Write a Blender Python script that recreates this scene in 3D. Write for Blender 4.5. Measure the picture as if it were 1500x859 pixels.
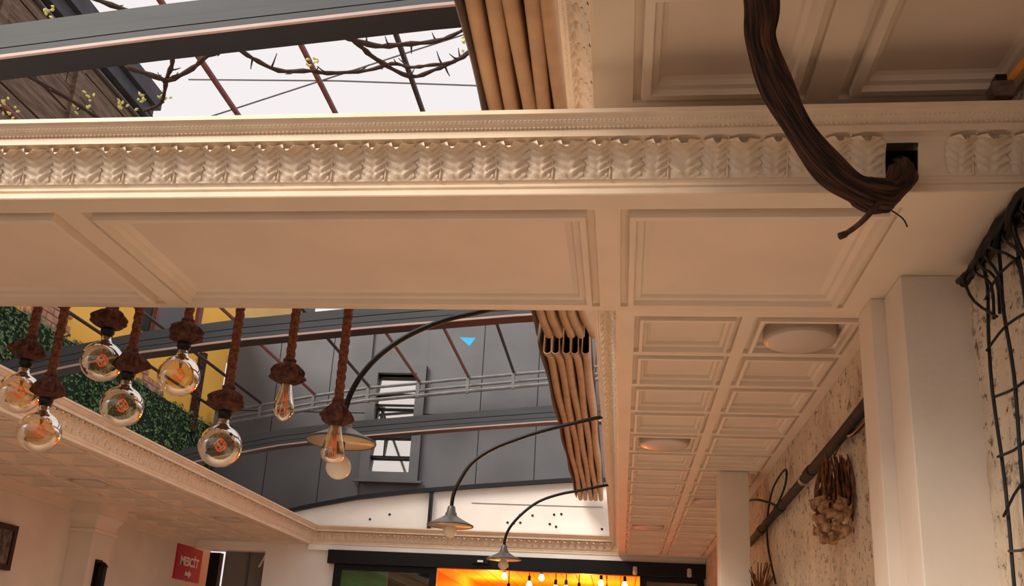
import bpy, math, random
from mathutils import Vector, Matrix, noise

for o in list(bpy.data.objects):
    bpy.data.objects.remove(o, do_unlink=True)
scene = bpy.context.scene
COL = scene.collection
random.seed(7)
PI = math.pi

# ------------------------------------------------------------------ camera
FOCAL_PX, PP_Y = 1350.0, 562.0
yaw, pitch, roll = (math.radians(a) for a in (7.3077, 17.3051, 3.1530))
fwd = Vector((-math.sin(yaw) * math.cos(pitch), math.cos(yaw) * math.cos(pitch), math.sin(pitch)))
right = Vector((math.cos(yaw), math.sin(yaw), 0))
up = right.cross(fwd)
r2 = math.cos(roll) * right + math.sin(roll) * up
u2 = -math.sin(roll) * right + math.cos(roll) * up
cd = bpy.data.cameras.new('camera')
cd.sensor_fit = 'HORIZONTAL'
cd.sensor_width = 36
cd.lens = 36 * FOCAL_PX / 1500
cd.shift_y = (PP_Y - 429.5) / 1500
cd.clip_start = 0.05
cd.clip_end = 300
cam = bpy.data.objects.new('camera', cd)
COL.objects.link(cam)
cam.matrix_world = Matrix(((r2.x, u2.x, -fwd.x, 0), (r2.y, u2.y, -fwd.y, 0), (r2.z, u2.z, -fwd.z, 1.6), (0, 0, 0, 1)))
scene.camera = cam

# ------------------------------------------------------------------ world, sun, exposure
world = bpy.data.worlds.new('world')
scene.world = world
world.use_nodes = True
bg = world.node_tree.nodes['Background']
bg.inputs[0].default_value = (0.93, 0.87, 0.87, 1)
bg.inputs[1].default_value = 1.0
sd = bpy.data.lights.new('sun', 'SUN')
sd.energy = 5.1
sd.angle = math.radians(30)
sd.color = (1.0, 0.92, 0.82)
sun = bpy.data.objects.new('sun', sd)
COL.objects.link(sun)
sun_el, sun_az = math.radians(41), math.radians(226)      # hazy sun behind the camera, to its left
to_sun = Vector((math.sin(sun_az) * math.cos(sun_el), math.cos(sun_az) * math.cos(sun_el), math.sin(sun_el)))
sun.rotation_euler = to_sun.to_track_quat('Z', 'Y').to_euler()
sun.location = (-15, -20, 30)
vs = scene.view_settings
vs.view_transform = 'Standard'
vs.look = 'None'
vs.exposure = 0.0
vs.gamma = 1.0
vs.use_curve_mapping = False


# ------------------------------------------------------------------ materials
def lin(c):
    return tuple(((v / 255) / 12.92 if v / 255 <= 0.04045 else ((v / 255 + 0.055) / 1.055) ** 2.4) for v in c)


MATS = {}


def mat(name, rgb, rough=0.6, metal=0.0, var=0.06, scale=6.0, bump=0.0, bscale=40.0, rgb2=None, lo=0.35, hi=0.65, spec=0.4, stretch=None):
    """procedural principled material: noise tints the colour, a finer noise gives relief"""
    m = bpy.data.materials.new(name)
    m.use_nodes = True
    nt = m.node_tree
    b = nt.nodes['Principled BSDF']
    b.inputs['Roughness'].default_value = rough
    b.inputs['Metallic'].default_value = metal
    b.inputs['Specular IOR Level'].default_value = spec
    tc = nt.nodes.new('ShaderNodeTexCoord')
    mp = nt.nodes.new('ShaderNodeMapping')
    if stretch:
        mp.inputs['Scale'].default_value = stretch
    nt.links.new(tc.outputs['Object'], mp.inputs['Vector'])
    n = nt.nodes.new('ShaderNodeTexNoise')
    n.inputs['Scale'].default_value = scale
    n.inputs['Detail'].default_value = 5
    nt.links.new(mp.outputs[0], n.inputs['Vector'])
    cr = nt.nodes.new('ShaderNodeValToRGB')
    c = lin(rgb)
    if rgb2 is None:
        a = tuple(max(0, v * (1 - var)) for v in c)
        d = tuple(min(1, v * (1 + var)) for v in c)
    else:
        a, d = c, lin(rgb2)
    cr.color_ramp.elements[0].position = lo
    cr.color_ramp.elements[1].position = hi
    cr.color_ramp.elements[0].color = (*a, 1)
    cr.color_ramp.elements[1].color = (*d, 1)
    nt.links.new(n.outputs['Fac'], cr.inputs['Fac'])
    nt.links.new(cr.outputs['Color'], b.inputs['Base Color'])
    if bump:
        n2 = nt.nodes.new('ShaderNodeTexNoise')
        n2.inputs['Scale'].default_value = bscale
        n2.inputs['Detail'].default_value = 6
        nt.links.new(mp.outputs[0], n2.inputs['Vector'])
        bp = nt.nodes.new('ShaderNodeBump')
        bp.inputs['Strength'].default_value = bump
        bp.inputs['Distance'].default_value = 0.01
        nt.links.new(n2.outputs['Fac'], bp.inputs['Height'])
        nt.links.new(bp.outputs['Normal'], b.inputs['Normal'])
    MATS[name] = m
    return m


def emit(name, rgb, strength):
    m = bpy.data.materials.new(name)
    m.use_nodes = True
    b = m.node_tree.nodes['Principled BSDF']
    b.inputs['Base Color'].default_value = (*lin(rgb), 1)
    b.inputs['Emission Color'].default_value = (*lin(rgb), 1)
    b.inputs['Emission Strength'].default_value = strength
    MATS[name] = m
    return m


def thin_glass(name, tint, base=0.08, edge=0.8, rough=0.02, ior=1.5):
    """thin shell of glass: clear through the middle, reflecting at the rim"""
    m = bpy.data.materials.new(name)
    m.use_nodes = True
    nt = m.node_tree
    nt.nodes.remove(nt.nodes['Principled BSDF'])
    out = nt.nodes['Material Output']
    tr = nt.nodes.new('ShaderNodeBsdfTransparent')
    tr.inputs[0].default_value = (*tint, 1)
    gl = nt.nodes.new('ShaderNodeBsdfGlossy')
    gl.inputs['Roughness'].default_value = rough
    gl.inputs[0].default_value = (1, 0.95, 0.88, 1)
    fr = nt.nodes.new('ShaderNodeLayerWeight')
    fr.inputs[0].default_value = 0.35
    mr = nt.nodes.new('ShaderNodeMapRange')
    mr.inputs['To Min'].default_value = base
    mr.inputs['To Max'].default_value = edge
    nt.links.new(fr.outputs['Fresnel'], mr.inputs['Value'])
    mx = nt.nodes.new('ShaderNodeMixShader')
    nt.links.new(mr.outputs[0], mx.inputs[0])
    nt.links.new(tr.outputs[0], mx.inputs[1])
    nt.links.new(gl.outputs[0], mx.inputs[2])
    nt.links.new(mx.outputs[0], out.inputs[0])
    MATS[name] = m
    return m


PAINT = mat('cream_paint', (234, 216, 197), 0.55, var=0.04, scale=3, bump=0.08, bscale=25)
PANEL = mat('panel_paint', (234, 213, 195), 0.6, var=0.05, scale=2, bump=0.05, bscale=20)
CROWN = mat('crown_paint', (239, 215, 187), 0.45, var=0.05, scale=8, bump=0.05, bscale=60)
WALLP = mat('wall_paint', (230, 214, 196), 0.7, var=0.05, scale=2.5, bump=0.15, bscale=30)
WHITE = mat('white_plaster', (250, 244, 236), 0.75, var=0.05, scale=2, bump=0.15, bscale=18)
FLOOR = mat('floor_stone', (210, 186, 162), 0.6, var=0.12, scale=3)
DARKFLOOR = mat('unseen_dark_floor', (70, 59, 50), 0.7, var=0.2, scale=4, stretch=(8, 0.5, 1))  # unseen near floor, made dark to cut light bounced onto the higher ceiling
RAIL = mat('rail_grey', (62, 65, 68), 0.65, 0.0, var=0.1, scale=5, stretch=(0.4, 3, 3))
RAILD = mat('rail_dark', (30, 32, 38), 0.5, 0.3, var=0.1)
LIP = mat('rail_lip', (176, 150, 144), 0.5, 0.0, var=0.08)
BLACK = mat('black_metal', (22, 21, 22), 0.4, 0.4, var=0.1)
SHADE = mat('shade_enamel', (92, 86, 82), 0.35, 0.3, var=0.12, scale=14)
SHADEIN = mat('shade_inside', (236, 208, 170), 0.4, var=0.05)
ROPE = mat('jute_rope', (84, 42, 26), 0.9, rgb2=(136, 78, 52), scale=70, bump=0.6, bscale=180)
ROPED = mat('jute_knot', (58, 32, 24), 0.95, rgb2=(112, 68, 50), scale=40, bump=0.9, bscale=120)
BARK = mat('vine_bark', (34, 17, 13), 0.8, rgb2=(104, 64, 46), lo=0.40, hi=0.78, scale=30, bump=1.0, bscale=80)
VBARK = mat('vine_bark_long', (30, 15, 11), 0.78, rgb2=(112, 70, 50), lo=0.42, hi=0.74, scale=7, bump=1.0, bscale=11)
_n = VBARK.node_tree
_a = _n.nodes.new('ShaderNodeAttribute')
_a.attribute_name = 'flow'
_m = [q for q in _n.nodes if q.type == 'MAPPING'][0]
_n.links.new(_a.outputs['Vector'], _m.inputs['Vector'])
TWIG = mat('twig_bark', (60, 42, 36), 0.9, var=0.25, scale=30)
BUD = mat('bud_green', (196, 196, 120), 0.7, var=0.2, scale=20)
FABRIC = mat('awning_fabric', (176, 138, 104), 0.85, var=0.1, scale=8, bump=0.2, bscale=60)
FABD = mat('awning_hem', (110, 86, 70), 0.85, var=0.15, scale=8)
GREY = mat('cladding_grey', (94, 94, 97), 0.55, 0.1, var=0.12, scale=1.6, bump=0.1, bscale=8)
GREYF = mat('window_frame_grey', (92, 92, 95), 0.5, var=0.06)
STEEL = mat('galvanised_steel', (112, 110, 111), 0.6, 0.1, var=0.12, scale=12)
REDP = mat('red_primer', (122, 74, 70), 0.6, 0.0, var=0.15, scale=12)
DARKP = mat('dark_tube', (58, 46, 46), 0.5, 0.2, var=0.15, scale=12)
YELLOW = mat('yellow_render', (255, 196, 88), 0.8, var=0.08, scale=1.4, bump=0.2, bscale=20)
OCHRE = mat('ochre_render', (150, 122, 74), 0.85, var=0.12, scale=3)
BRICKM = mat('pale_brick', (186, 142, 122), 0.85, var=0.2, scale=9, bump=0.3)
WOODO = mat('weathered_wood', (84, 66, 54), 0.85, rgb2=(124, 102, 84), scale=7, bump=0.5, bscale=40, stretch=(3, 0.5, 5))
WOODD = mat('eave_board', (62, 62, 68), 0.7, var=0.2, scale=8)
IVY = mat('ivy_leaf', (36, 78, 48), 0.6, rgb2=(128, 156, 100), scale=7, lo=0.35, hi=0.7)
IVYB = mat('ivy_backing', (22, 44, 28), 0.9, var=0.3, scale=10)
PIPE = mat('pipe_black', (30, 27, 26), 0.75, 0.0, var=0.25, scale=20)
TAPE = mat('pipe_tape', (120, 116, 112), 0.4, 0.3, var=0.1)
GARLIC = mat('garlic_skin', (112, 70, 44), 0.7, rgb2=(186, 146, 106), scale=28, bump=0.3)
STALK = mat('dry_stalk', (78, 42, 26), 0.9, rgb2=(132, 82, 50), scale=30)
DISC = mat('diffuser', (214, 196, 186), 0.35, var=0.02)
DISCR = mat('light_rim', (186, 168, 156), 0.4, var=0.03)
SIGNR = mat('sign_red', (190, 18, 44), 0.4, var=0.05)
SIGNW = mat('sign_white', (244, 232, 228), 0.5, var=0.02)
DOORG = mat('door_grey', (120, 116, 110), 0.5, var=0.08, scale=2)
FRAMEB = mat('picture_frame', (46, 20, 22), 0.45, var=0.15)
PRINT = mat('picture_print', (50, 48, 44), 0.5, rgb2=(124, 108, 96), scale=14)
BLUE = mat('blue_cloth', (40, 150, 196), 0.7, var=0.1)
WOODC = mat('warm_wood', (216, 136, 60), 0.6, var=0.15, scale=5, stretch=(6, 0.6, 3))
GREENC = mat('green_curtain', (70, 180, 130), 0.8, var=0.15, scale=3)
OLIVE = mat('olive_screen', (70, 64, 30), 0.7, var=0.3, scale=5)
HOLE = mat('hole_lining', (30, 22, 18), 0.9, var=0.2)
BULBON = emit('bulb_glow', (255, 214, 130), 14)
FILAM = emit('filament', (235, 110, 50), 0.22)
OPAL = mat('opal_glass', (240, 222, 202), 0.25, var=0.02)
AMBER = thin_glass('amber_glass', (0.93, 0.80, 0.58), 0.05, 0.75)
PANE = thin_glass('window_pane', (0.25, 0.27, 0.28), 0.75, 0.95, 0.04)
DOORGL = thin_glass('door_glass', (0.80, 0.88, 0.82), 0.06, 0.6, 0.03)

# speckled lime plaster: white ground, soot specks and rusty stains
ROUGH = mat('speckled_plaster', (222, 204, 180), 0.9, var=0.08, scale=4, bump=0.6, bscale=60)
nt = ROUGH.node_tree
b = nt.nodes['Principled BSDF']
base_link = b.inputs['Base Color'].links[0].from_socket
tc = nt.nodes.new('ShaderNodeTexCoord')


def speck(scale, lo, hi, col, prev, det=8):
    n = nt.nodes.new('ShaderNodeTexNoise')
    n.inputs['Scale'].default_value = scale
    n.inputs['Detail'].default_value = det
    n.inputs['Roughness'].default_value = 0.7
    nt.links.new(tc.outputs['Object'], n.inputs['Vector'])
    r = nt.nodes.new('ShaderNodeValToRGB')
    r.color_ramp.elements[0].position = lo
    r.color_ramp.elements[1].position = hi
    nt.links.new(n.outputs['Fac'], r.inputs['Fac'])
    mx = nt.nodes.new('ShaderNodeMixRGB')
    mx.inputs[2].default_value = (*lin(col), 1)
    nt.links.new(r.outputs['Color'], mx.inputs[0])
    nt.links.new(prev, mx.inputs[1])
    return mx.outputs[0]


s = speck(2.2, 0.52, 0.75, (168, 128, 92), base_link)
s = speck(12, 0.56, 0.66, (92, 72, 56), s)
s = speck(30, 0.58, 0.66, (44, 35, 30), s)
nt.links.new(s, b.inputs['Base Color'])


# ------------------------------------------------------------------ mesh helpers
WL = {}


class MB:
    def __init__(self):
        self.v, self.f = [], []

    def box(self, x0, x1, y0, y1, z0, z1):
        n = len(self.v)
        self.v += [(x, y, z) for z in (z0, z1) for y in (y0, y1) for x in (x0, x1)]
        self.f += [tuple(n + i for i in q) for q in ((0, 2, 3, 1), (4, 5, 7, 6), (0, 1, 5, 4), (2, 6, 7, 3), (0, 4, 6, 2), (1, 3, 7, 5))]
        return self

    def tube(self, path, r, n=8, cap=True, fn=None):
        path = [Vector(p) for p in path]
        rr = r if isinstance(r, (list, tuple)) else [r] * len(path)
        base = len(self.v)
        t0 = (path[1] - path[0]).normalized()
        ref = Vector((0, 0, 1)) if abs(t0.z) < 0.9 else Vector((1, 0, 0))
        nrm = t0.cross(ref).normalized()
        dist = 0
        for i, p in enumerate(path):
            a = path[max(0, i - 1)]
            c = path[min(len(path) - 1, i + 1)]
            t = (c - a).normalized()
            nrm = (nrm - t * nrm.dot(t)).normalized()
            bn = t.cross(nrm)
            if i:
                dist += (p - path[i - 1]).length
            for k in range(n):
                th = 2 * PI * k / n
                q = rr[i] * (fn(th, dist) if fn else 1.0)
                self.v.append(tuple(p + nrm * (math.cos(th) * q) + bn * (math.sin(th) * q)))
        for i in range(len(path) - 1):
            for k in range(n):
                a = base + i * n + k
                c = base + i * n + (k + 1) % n
                self.f.append((a, c, c + n, a + n))
        if cap:
            self.f.append(tuple(base + k for k in range(n))[::-1])
            e = base + (len(path) - 1) * n
            self.f.append(tuple(e + k for k in range(n)))
        return self

    def lathe(self, prof, c=(0, 0, 0), n=24, fn=None, close=True):
        base = len(self.v)
        for i, (r, z) in enumerate(prof):
            for k in range(n):
                th = 2 * PI * k / n
                q = r * (fn(th, i / (len(prof) - 1)) if fn else 1.0)
                self.v.append((c[0] + q * math.cos(th), c[1] + q * math.sin(th), c[2] + z))
        for i in range(len(prof) - 1):
            for k in range(n):
                a = base + i * n + k
                d = base + i * n + (k + 1) % n
                self.f.append((a, d, d + n, a + n))
        if close:
            self.f.append(tuple(base + k for k in range(n))[::-1])
            e = base + (len(prof) - 1) * n
            self.f.append(tuple(e + k for k in range(n)))
        return self

    def sweep_x(self, prof, xs, zf=None, closed=True, yf=None):
        """profile of (y, z) pairs carried along x; zf(x) lifts it"""
        base = len(self.v)
        m = len(prof)
        for x in xs:
            dz = zf(x) if zf else 0
            dy = yf(x) if yf else 0
            self.v += [(x, y + dy, z + dz) for y, z in prof]
        for i in range(len(xs) - 1):
            for k in range(m if closed else m - 1):
                a = base + i * m + k
                c = base + i * m + (k + 1) % m
                self.f.append((a, a + m, c + m, c))
        if closed:
            self.f.append(tuple(base + k for k in range(m)))
            e = base + (len(xs) - 1) * m
            self.f.append(tuple(e + k for k in range(m))[::-1])
        return self

    def data(self, name, material, smooth=False):
        me = bpy.data.meshes.new(name)
        me.from_pydata([tuple(p) for p in self.v], [], self.f)
        me.materials.append(material)
        me.update()
        if smooth:
            me.polygons.foreach_set('use_smooth', [True] * len(me.polygons))
        return me

    def build(self, name, material, parent=None, smooth=False, bevel=0.0):
        vs_ = [Vector(p) for p in self.v]
        if parent is None:
            xs = [p.x for p in vs_]
            ys = [p.y for p in vs_]
            o = Vector(((min(xs) + max(xs)) / 2, (min(ys) + max(ys)) / 2, min(p.z for p in vs_)))
        else:
            o = WL[parent]
        self.v = [p - o for p in vs_]
        ob = bpy.data.objects.new(name, self.data(name, material, smooth))
        COL.objects.link(ob)
        if parent is None:
            ob.location = o
        else:
            ob.parent = parent
        WL[ob] = o
        if bevel:
            bv = ob.modifiers.new('bevel', 'BEVEL')
            bv.width = bevel
            bv.segments = 2
            bv.limit_method = 'ANGLE'
        return ob


def inst(name, me, parent, loc, rotz=0.0):
    """an object that shares mesh data; loc in world coordinates"""
    ob = bpy.data.objects.new(name, me)
    COL.objects.link(ob)
    off = WL[parent] if parent else Vector((0, 0, 0))
    ob.parent = parent
    ob.location = Vector(loc) - off
    ob.rotation_euler = (0, 0, rotz)
    WL[ob] = Vector(loc)
    return ob


def thing(name, loc, label, cat, group=None):
    ob = bpy.data.objects.new(name, None)
    ob.empty_display_size = 0.05
    COL.objects.link(ob)
    ob.location = loc
    WL[ob] = Vector(loc)
    return tag(ob, label, cat, group)


def tag(ob, label, cat, group=None, kind=None):
    ob['label'] = label
    ob['category'] = cat
    if group:
        ob['group'] = group
    if kind:
        ob['kind'] = kind
    return ob


def struct(ob, label=None):
    ob['kind'] = 'structure'
    if label:
        ob['label'] = label
    return ob


def smooth_path(pts, k=6):
    P = [Vector(p) for p in pts]
    out = []
    for i in range(len(P) - 1):
        p0, p1, p2, p3 = P[max(0, i - 1)], P[i], P[i + 1], P[min(len(P) - 1, i + 2)]
        for j in range(k):
            t = j / k
            out.append(0.5 * ((2 * p1) + (p2 - p0) * t + (2 * p0 - 5 * p1 + 4 * p2 - p3) * t * t + (3 * p1 - p0 - 3 * p2 + p3) * t ** 3))
    out.append(P[-1])
    return out


def interp(tab, x):
    if x <= tab[0][0]:
        (xa, a), (xb, c) = tab[0], tab[1]
    elif x >= tab[-1][0]:
        (xa, a), (xb, c) = tab[-2], tab[-1]
    else:
        for i in range(len(tab) - 1):
            if tab[i][0] <= x <= tab[i + 1][0]:
                (xa, a), (xb, c) = tab[i], tab[i + 1]
                break
    return a + (c - a) * (x - xa) / (xb - xa)


# ------------------------------------------------------------------ levels of the place
H = 3.0            # underside of the low coffered ceiling and of the beam
NXR = -0.105       # edge of the higher ceiling
H2 = 3.37          # underside of the higher ceiling over the entrance side
BY0, BY1 = 2.53, 3.46        # beam, front face and back face
OXL, OXR, OYF = -3.93, -0.03, 11.40     # the roof opening beyond the beam
WXL, WXR = -5.50, 1.00       # inner faces of the side walls

# ------------------------------------------------------------------ ground and walls
struct(MB().box(-5.7, 1.45, 2.5, 11.7, -0.1, 0.0).box(-5.7, 3.2, 11.7, 18.2, -0.1, 0.0).build('floor', FLOOR))
struct(MB().box(-20, 16, -18, 2.5, -0.1, 0.0).build('floor_terrace', DARKFLOOR))
struct(MB().box(WXL - 0.2, WXL, -3.0, 12.0, 0, 3.26).build('wall_left', WALLP))
t = struct(MB().box(WXL, WXL + 0.03, 3.46, 11.4, 2.90, 2.93).box(WXL, WXL + 0.05, 3.46, 11.4, 2.93, 3.0).build('trim_4', PAINT))


def rough_wall(name, x, y0, y1, z0, z1, back, amp, step):
    mb = MB()
    ny = int((y1 - y0) / step) + 1
    nz = int((z1 - z0) / step) + 1
    for j in range(nz + 1):
        for i in range(ny + 1):
            y = y0 + (y1 - y0) * i / ny
            z = z0 + (z1 - z0) * j / nz
            d = noise.noise(Vector((y * 3.1, z * 3.1, x))) * 0.6 + noise.noise(Vector((y * 11, z * 11, 5))) * 0.4
            mb.v.append((x + amp * d, y, z))
    for j in range(nz):
        for i in range(ny):
            a = j * (ny + 1) + i
            mb.f.append((a, a + ny + 1, a + ny + 2, a + 1))
    mb.box(x + amp, back, y0, y1, z0, z1)
    return struct(mb.build(name, ROUGH, None, False))


rough_wall('wall_right', WXR, 3.46, 11.45, 0.0, H + 0.03, 1.35, 0.012, 0.045)
rough_wall('wall_right_front', 1.18, -6.0, 3.11, 0.0, 3.40, 1.45, 0.022, 0.035)  # unseen run behind the camera lengthened to darken the near right corner

# stepped corner pier beside the beam
struct(MB().box(0.955, 1.42, 3.11, 3.32, 0, H).box(0.905, 1.42, 3.32, 3.5, 0, H).build('wall_pier', WALLP, None, False, 0.004))
struct(MB().box(0.66, 0.86, 6.40, 6.62, 0, H).build('wall_post', WALLP, None, False, 0.004))

# far wall: plain part, band over the door, door opening, white gable under the last roof rail
struct(MB().box(-4.52, -3.60, 11.45, 11.7, 0, 2.94).box(-5.5, -4.52, 11.45, 11.7, 2.89, H).box(-4.52, 1.0, 11.45, 11.7, 2.94, H)
       .box(0.98, 1.35, 11.45, 11.7, 0, 2.94).build('wall_far', WHITE))
struct(MB().box(OXL - 0.02, 1.0, OYF - 0.005, 11.45, 2.93, 3.02).build('trim_5', WHITE))

ARCH = [(-5.3, 3.09), (-4.6, 3.30), (-4.02, 3.453), (-3.4, 3.588), (-2.7, 3.69), (-1.82, 3.787), (-1.3, 3.838), (-0.64, 3.902), (-0.2, 3.915), (0.2, 3.918)]


def arch(x):
    return interp(ARCH, x)


xs = [-4.6 + 0.2 * i for i in range(25)]
gb = MB()
n0 = len(gb.v)
for x in xs:
    for y in (11.47, 11.6):
        gb.v += [(x, y, 3.0), (x, y, arch(x) + 0.03)]
for i in range(len(xs) - 1):
    a = n0 + i * 4
    gb.f += [(a, a + 4, a + 5, a + 1), (a + 2, a + 3, a + 7, a + 6), (a + 1, a + 5, a + 7, a + 3)]
gable = struct(gb.build('wall_gable', WHITE))
MB().box(-2.44, -2.40, 11.40, 11.47, 3.0, 3.74).build('gable_post', RAILD, gable)
MB().box(-1.9, -0.25, 11.462, 11.47, 3.60, 3.606).build('panel_joint', STEEL, gable)
sm = MB().lathe([(0.0, -0.004), (0.016, -0.002), (0.016, 0.002), (0.0, 0.004)], n=8, close=False).data('screw', PIPE)
for x, z in ((-1.43, 3.37), (-1.35, 3.365), (-1.27, 3.375), (-1.28, 3.47), (-1.12, 3.47), (-0.85, 3.49), (-0.76, 3.50), (-0.90, 3.37), (-0.82, 3.34), (-3.2, 3.35), (-2.95, 3.42), (-0.25, 3.33)):
    o = inst('screw', sm, gable, (x, 11.466, z))
    o.rotation_euler = (PI / 2, 0, 0)


# ------------------------------------------------------------------ coffered ceilings
def ring_mesh(name, W, D, prof, material):
    mb = MB()
    for d, z in prof:
        a, c = W / 2 - d, D / 2 - d
        mb.v += [(-a, -c, z), (a, -c, z), (a, c, z), (-a, c, z)]
    for i in range(len(prof) - 1):
        for k in range(4):
            a = i * 4 + k
            c = i * 4 + (k + 1) % 4
            mb.f.append((a, a + 4, c + 4, c))
    return mb.data(name, material)


def plate_mesh(name, W, D, z, material, th=0.006):
    return MB().box(-W / 2, W / 2, -D / 2, D / 2, z, z + th).data(name, material)


PROF_S = [(0, 0.05), (0, 0.0), (0.006, 0.0), (0.008, 0.020), (0.026, 0.022), (0.029, -0.010), (0.043, -0.012), (0.047, 0.012), (0.060, 0.018), (0.064, 0.034), (0.080, 0.046)]
CW, CD, PITCH, ROW0 = 0.44, 0.448, 0.478, 3.735
frame_s = ring_mesh('coffer_frame', CW, CD, PROF_S, PAINT)
panel_s = plate_mesh('coffer_panel', CW - 0.15, CD - 0.15, 0.045, PANEL)


def coffered(slab, cols, rows, x0, x1, y0, y1):
    mbr = MB()
    edges = [x0] + [e for c in cols for e in (c - CW / 2, c + CW / 2)] + [x1]
    for i in range(0, len(edges), 2):
        MB().box(edges[i], edges[i + 1], y0, y1, H, H + 0.05).build('rib', PAINT, slab)
    ye = [y0] + [e for r in rows for e in (r - CD / 2, r + CD / 2)] + [y1]
    for c in cols:
        for i in range(0, len(ye), 2):
            if ye[i + 1] - ye[i] > 0.002:
                MB().box(c - CW / 2, c + CW / 2, ye[i], ye[i + 1], H, H + 0.05).build('rib', PAINT, slab)
        for r in rows:
            inst('coffer_frame', frame_s, slab, (c, r, H))
            inst('coffer_panel', panel_s, slab, (c, r, H))


ROWS = [ROW0 + PITCH * k for k in range(16)]
ceil_r = struct(MB().box(OXR, 1.0, BY1, 11.45, H + 0.052, H + 0.25).build('ceiling', PAINT))
coffered(ceil_r, [0.25, 0.73], ROWS, OXR, 1.0, BY1, 11.45)
ceil_l = struct(MB().box(WXL, OXL, BY1, 11.45, H + 0.052, H + 0.25).build('ceiling', PAINT))
coffered(ceil_l, [-5.17, -4.685, -4.20], ROWS, WXL, OXL, BY1, 11.45)

# beam: front layer leaves the square hole that the vine comes out of
HX0, HX1, HZ0, HZ1, HZ2 = 0.755, 0.845, 3.035, 3.125, 3.19
bm_ = MB()
zt = H + 0.25
yf = BY0 + 0.16
bm_.box(WXL, HX0, BY0, yf, H + 0.03, zt).box(HX1, 1.18, BY0, yf, H + 0.03, zt)
bm_.box(HX0, HX1, BY0, yf, H + 0.03, HZ0).box(HX0, HX1, BY0, yf, HZ2, zt)
bm_.box(WXL, 1.18, yf, BY1, H + 0.03, zt)
bm_.box(-0.1, 1.42, BY0 + 0.75, BY1, zt, H2 + 0.02)
beam = struct(bm_.build('ceiling_beam', PAINT))
PY0, PY1 = 2.605, 3.425
PANELS = [(-5.36, -3.70), (-3.64, -1.915), (-1.845, -0.095), (-0.03, 0.835)]
MB().box(WXL, 1.18, BY0, PY0, H, H + 0.03).build('rib', PAINT, beam)
MB().box(WXL, 1.18, PY1, BY1, H, H + 0.03).build('rib', PAINT, beam)
px = [WXL] + [e for p in PANELS for e in p] + [1.18]
for i in range(0, len(px), 2):
    MB().box(px[i], px[i + 1], PY0, PY1, H, H + 0.03).build('rib', PAINT, beam)
PROF_B = [(0, 0.03), (0, 0.0), (0.008, 0.0), (0.010, 0.014), (0.034, 0.018), (0.038, -0.014), (0.058, -0.016), (0.064, 0.004), (0.084, 0.008), (0.090, 0.020), (0.115, 0.028)]
for a, c in PANELS:
    inst('panel_molding', ring_mesh('panel_molding', c - a, PY1 - PY0, PROF_B, PAINT), beam, ((a + c) / 2, (PY0 + PY1) / 2, H))
    inst('soffit_panel', plate_mesh('soffit_panel', c - a - 0.22, PY1 - PY0 - 0.22, 0.027, PANEL), beam, ((a + c) / 2, (PY0 + PY1) / 2, H))
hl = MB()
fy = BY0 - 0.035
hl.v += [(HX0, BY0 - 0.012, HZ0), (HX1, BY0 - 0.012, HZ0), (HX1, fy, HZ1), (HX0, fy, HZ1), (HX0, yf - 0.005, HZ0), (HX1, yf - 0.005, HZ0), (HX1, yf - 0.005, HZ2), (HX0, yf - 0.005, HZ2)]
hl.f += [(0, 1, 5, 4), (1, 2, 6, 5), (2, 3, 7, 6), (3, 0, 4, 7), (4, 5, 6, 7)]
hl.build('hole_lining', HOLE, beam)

# higher ceiling on the entrance side
ceil_n = struct(MB().box(NXR, 1.45, -6.0, 3.40, H2 + 0.035, H2 + 0.25).build('ceiling', PAINT))  # carried on out of view behind the camera to keep this ceiling darker
PROF_N = [(0, 0.035), (0, 0.0), (0.010, 0.0), (0.012, 0.016), (0.036, 0.018), (0.040, -0.012), (0.066, -0.014), (0.072, 0.004), (0.088, 0.008), (0.094, 0.024), (0.108, 0.032)]
NC, NP = 0.56, 0.64
ncols, nrows = [0.28, 0.92], [2.32 - NP * k for k in range(4)]
fn_ = ring_mesh('coffer_frame', NC, NC, PROF_N, PAINT)
pn_ = plate_mesh('coffer_panel', NC - 0.20, NC - 0.20, 0.031, PANEL)
for c in ncols:
    for r in nrows:
        inst('coffer_frame', fn_, ceil_n, (c, r, H2))
        inst('coffer_panel', pn_, ceil_n, (c, r, H2))
for a, c in ((NXR, 0.0), (0.56, 0.64), (1.20, 1.42)):
    MB().box(a, c, -6.0, 3.40, H2, H2 + 0.035).build('rib', PAINT, ceil_n)
for c in ncols:
    for k in range(5):
        y1 = 2.60 - NP * k + (0.80 if k == 0 else 0.08)
        MB().box(c - 0.28, c + 0.28, 2.60 - NP * k, y1, H2, H2 + 0.035).build('rib', PAINT, ceil_n)

# ------------------------------------------------------------------ acanthus crown moulding
COVE0, COVE1 = (0.014, 0.052), (0.078, 0.158)


def cove(t):
    a = t * PI / 2
    return (COVE0[0] + (COVE1[0] - COVE0[0]) * (1 - math.cos(a)), COVE0[1] + (COVE1[1] - COVE0[1]) * math.sin(a))


CROWN_PROF = [(0, 0), (0.010, 0.0), (0.012, 0.004), (0.012, 0.018), (0.004, 0.022), (0.004, 0.028), (0.010, 0.031), (0.010, 0.038), (0.005, 0.042), (0.010, 0.050)] + \
    [cove(i / 6) for i in range(7)] + [(0.086, 0.158), (0.086, 0.180), (0.083, 0.182), (0.100, 0.196), (0.112, 0.215), (0.121, 0.217), (0.121, 0.231), (0.0, 0.231)]


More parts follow.
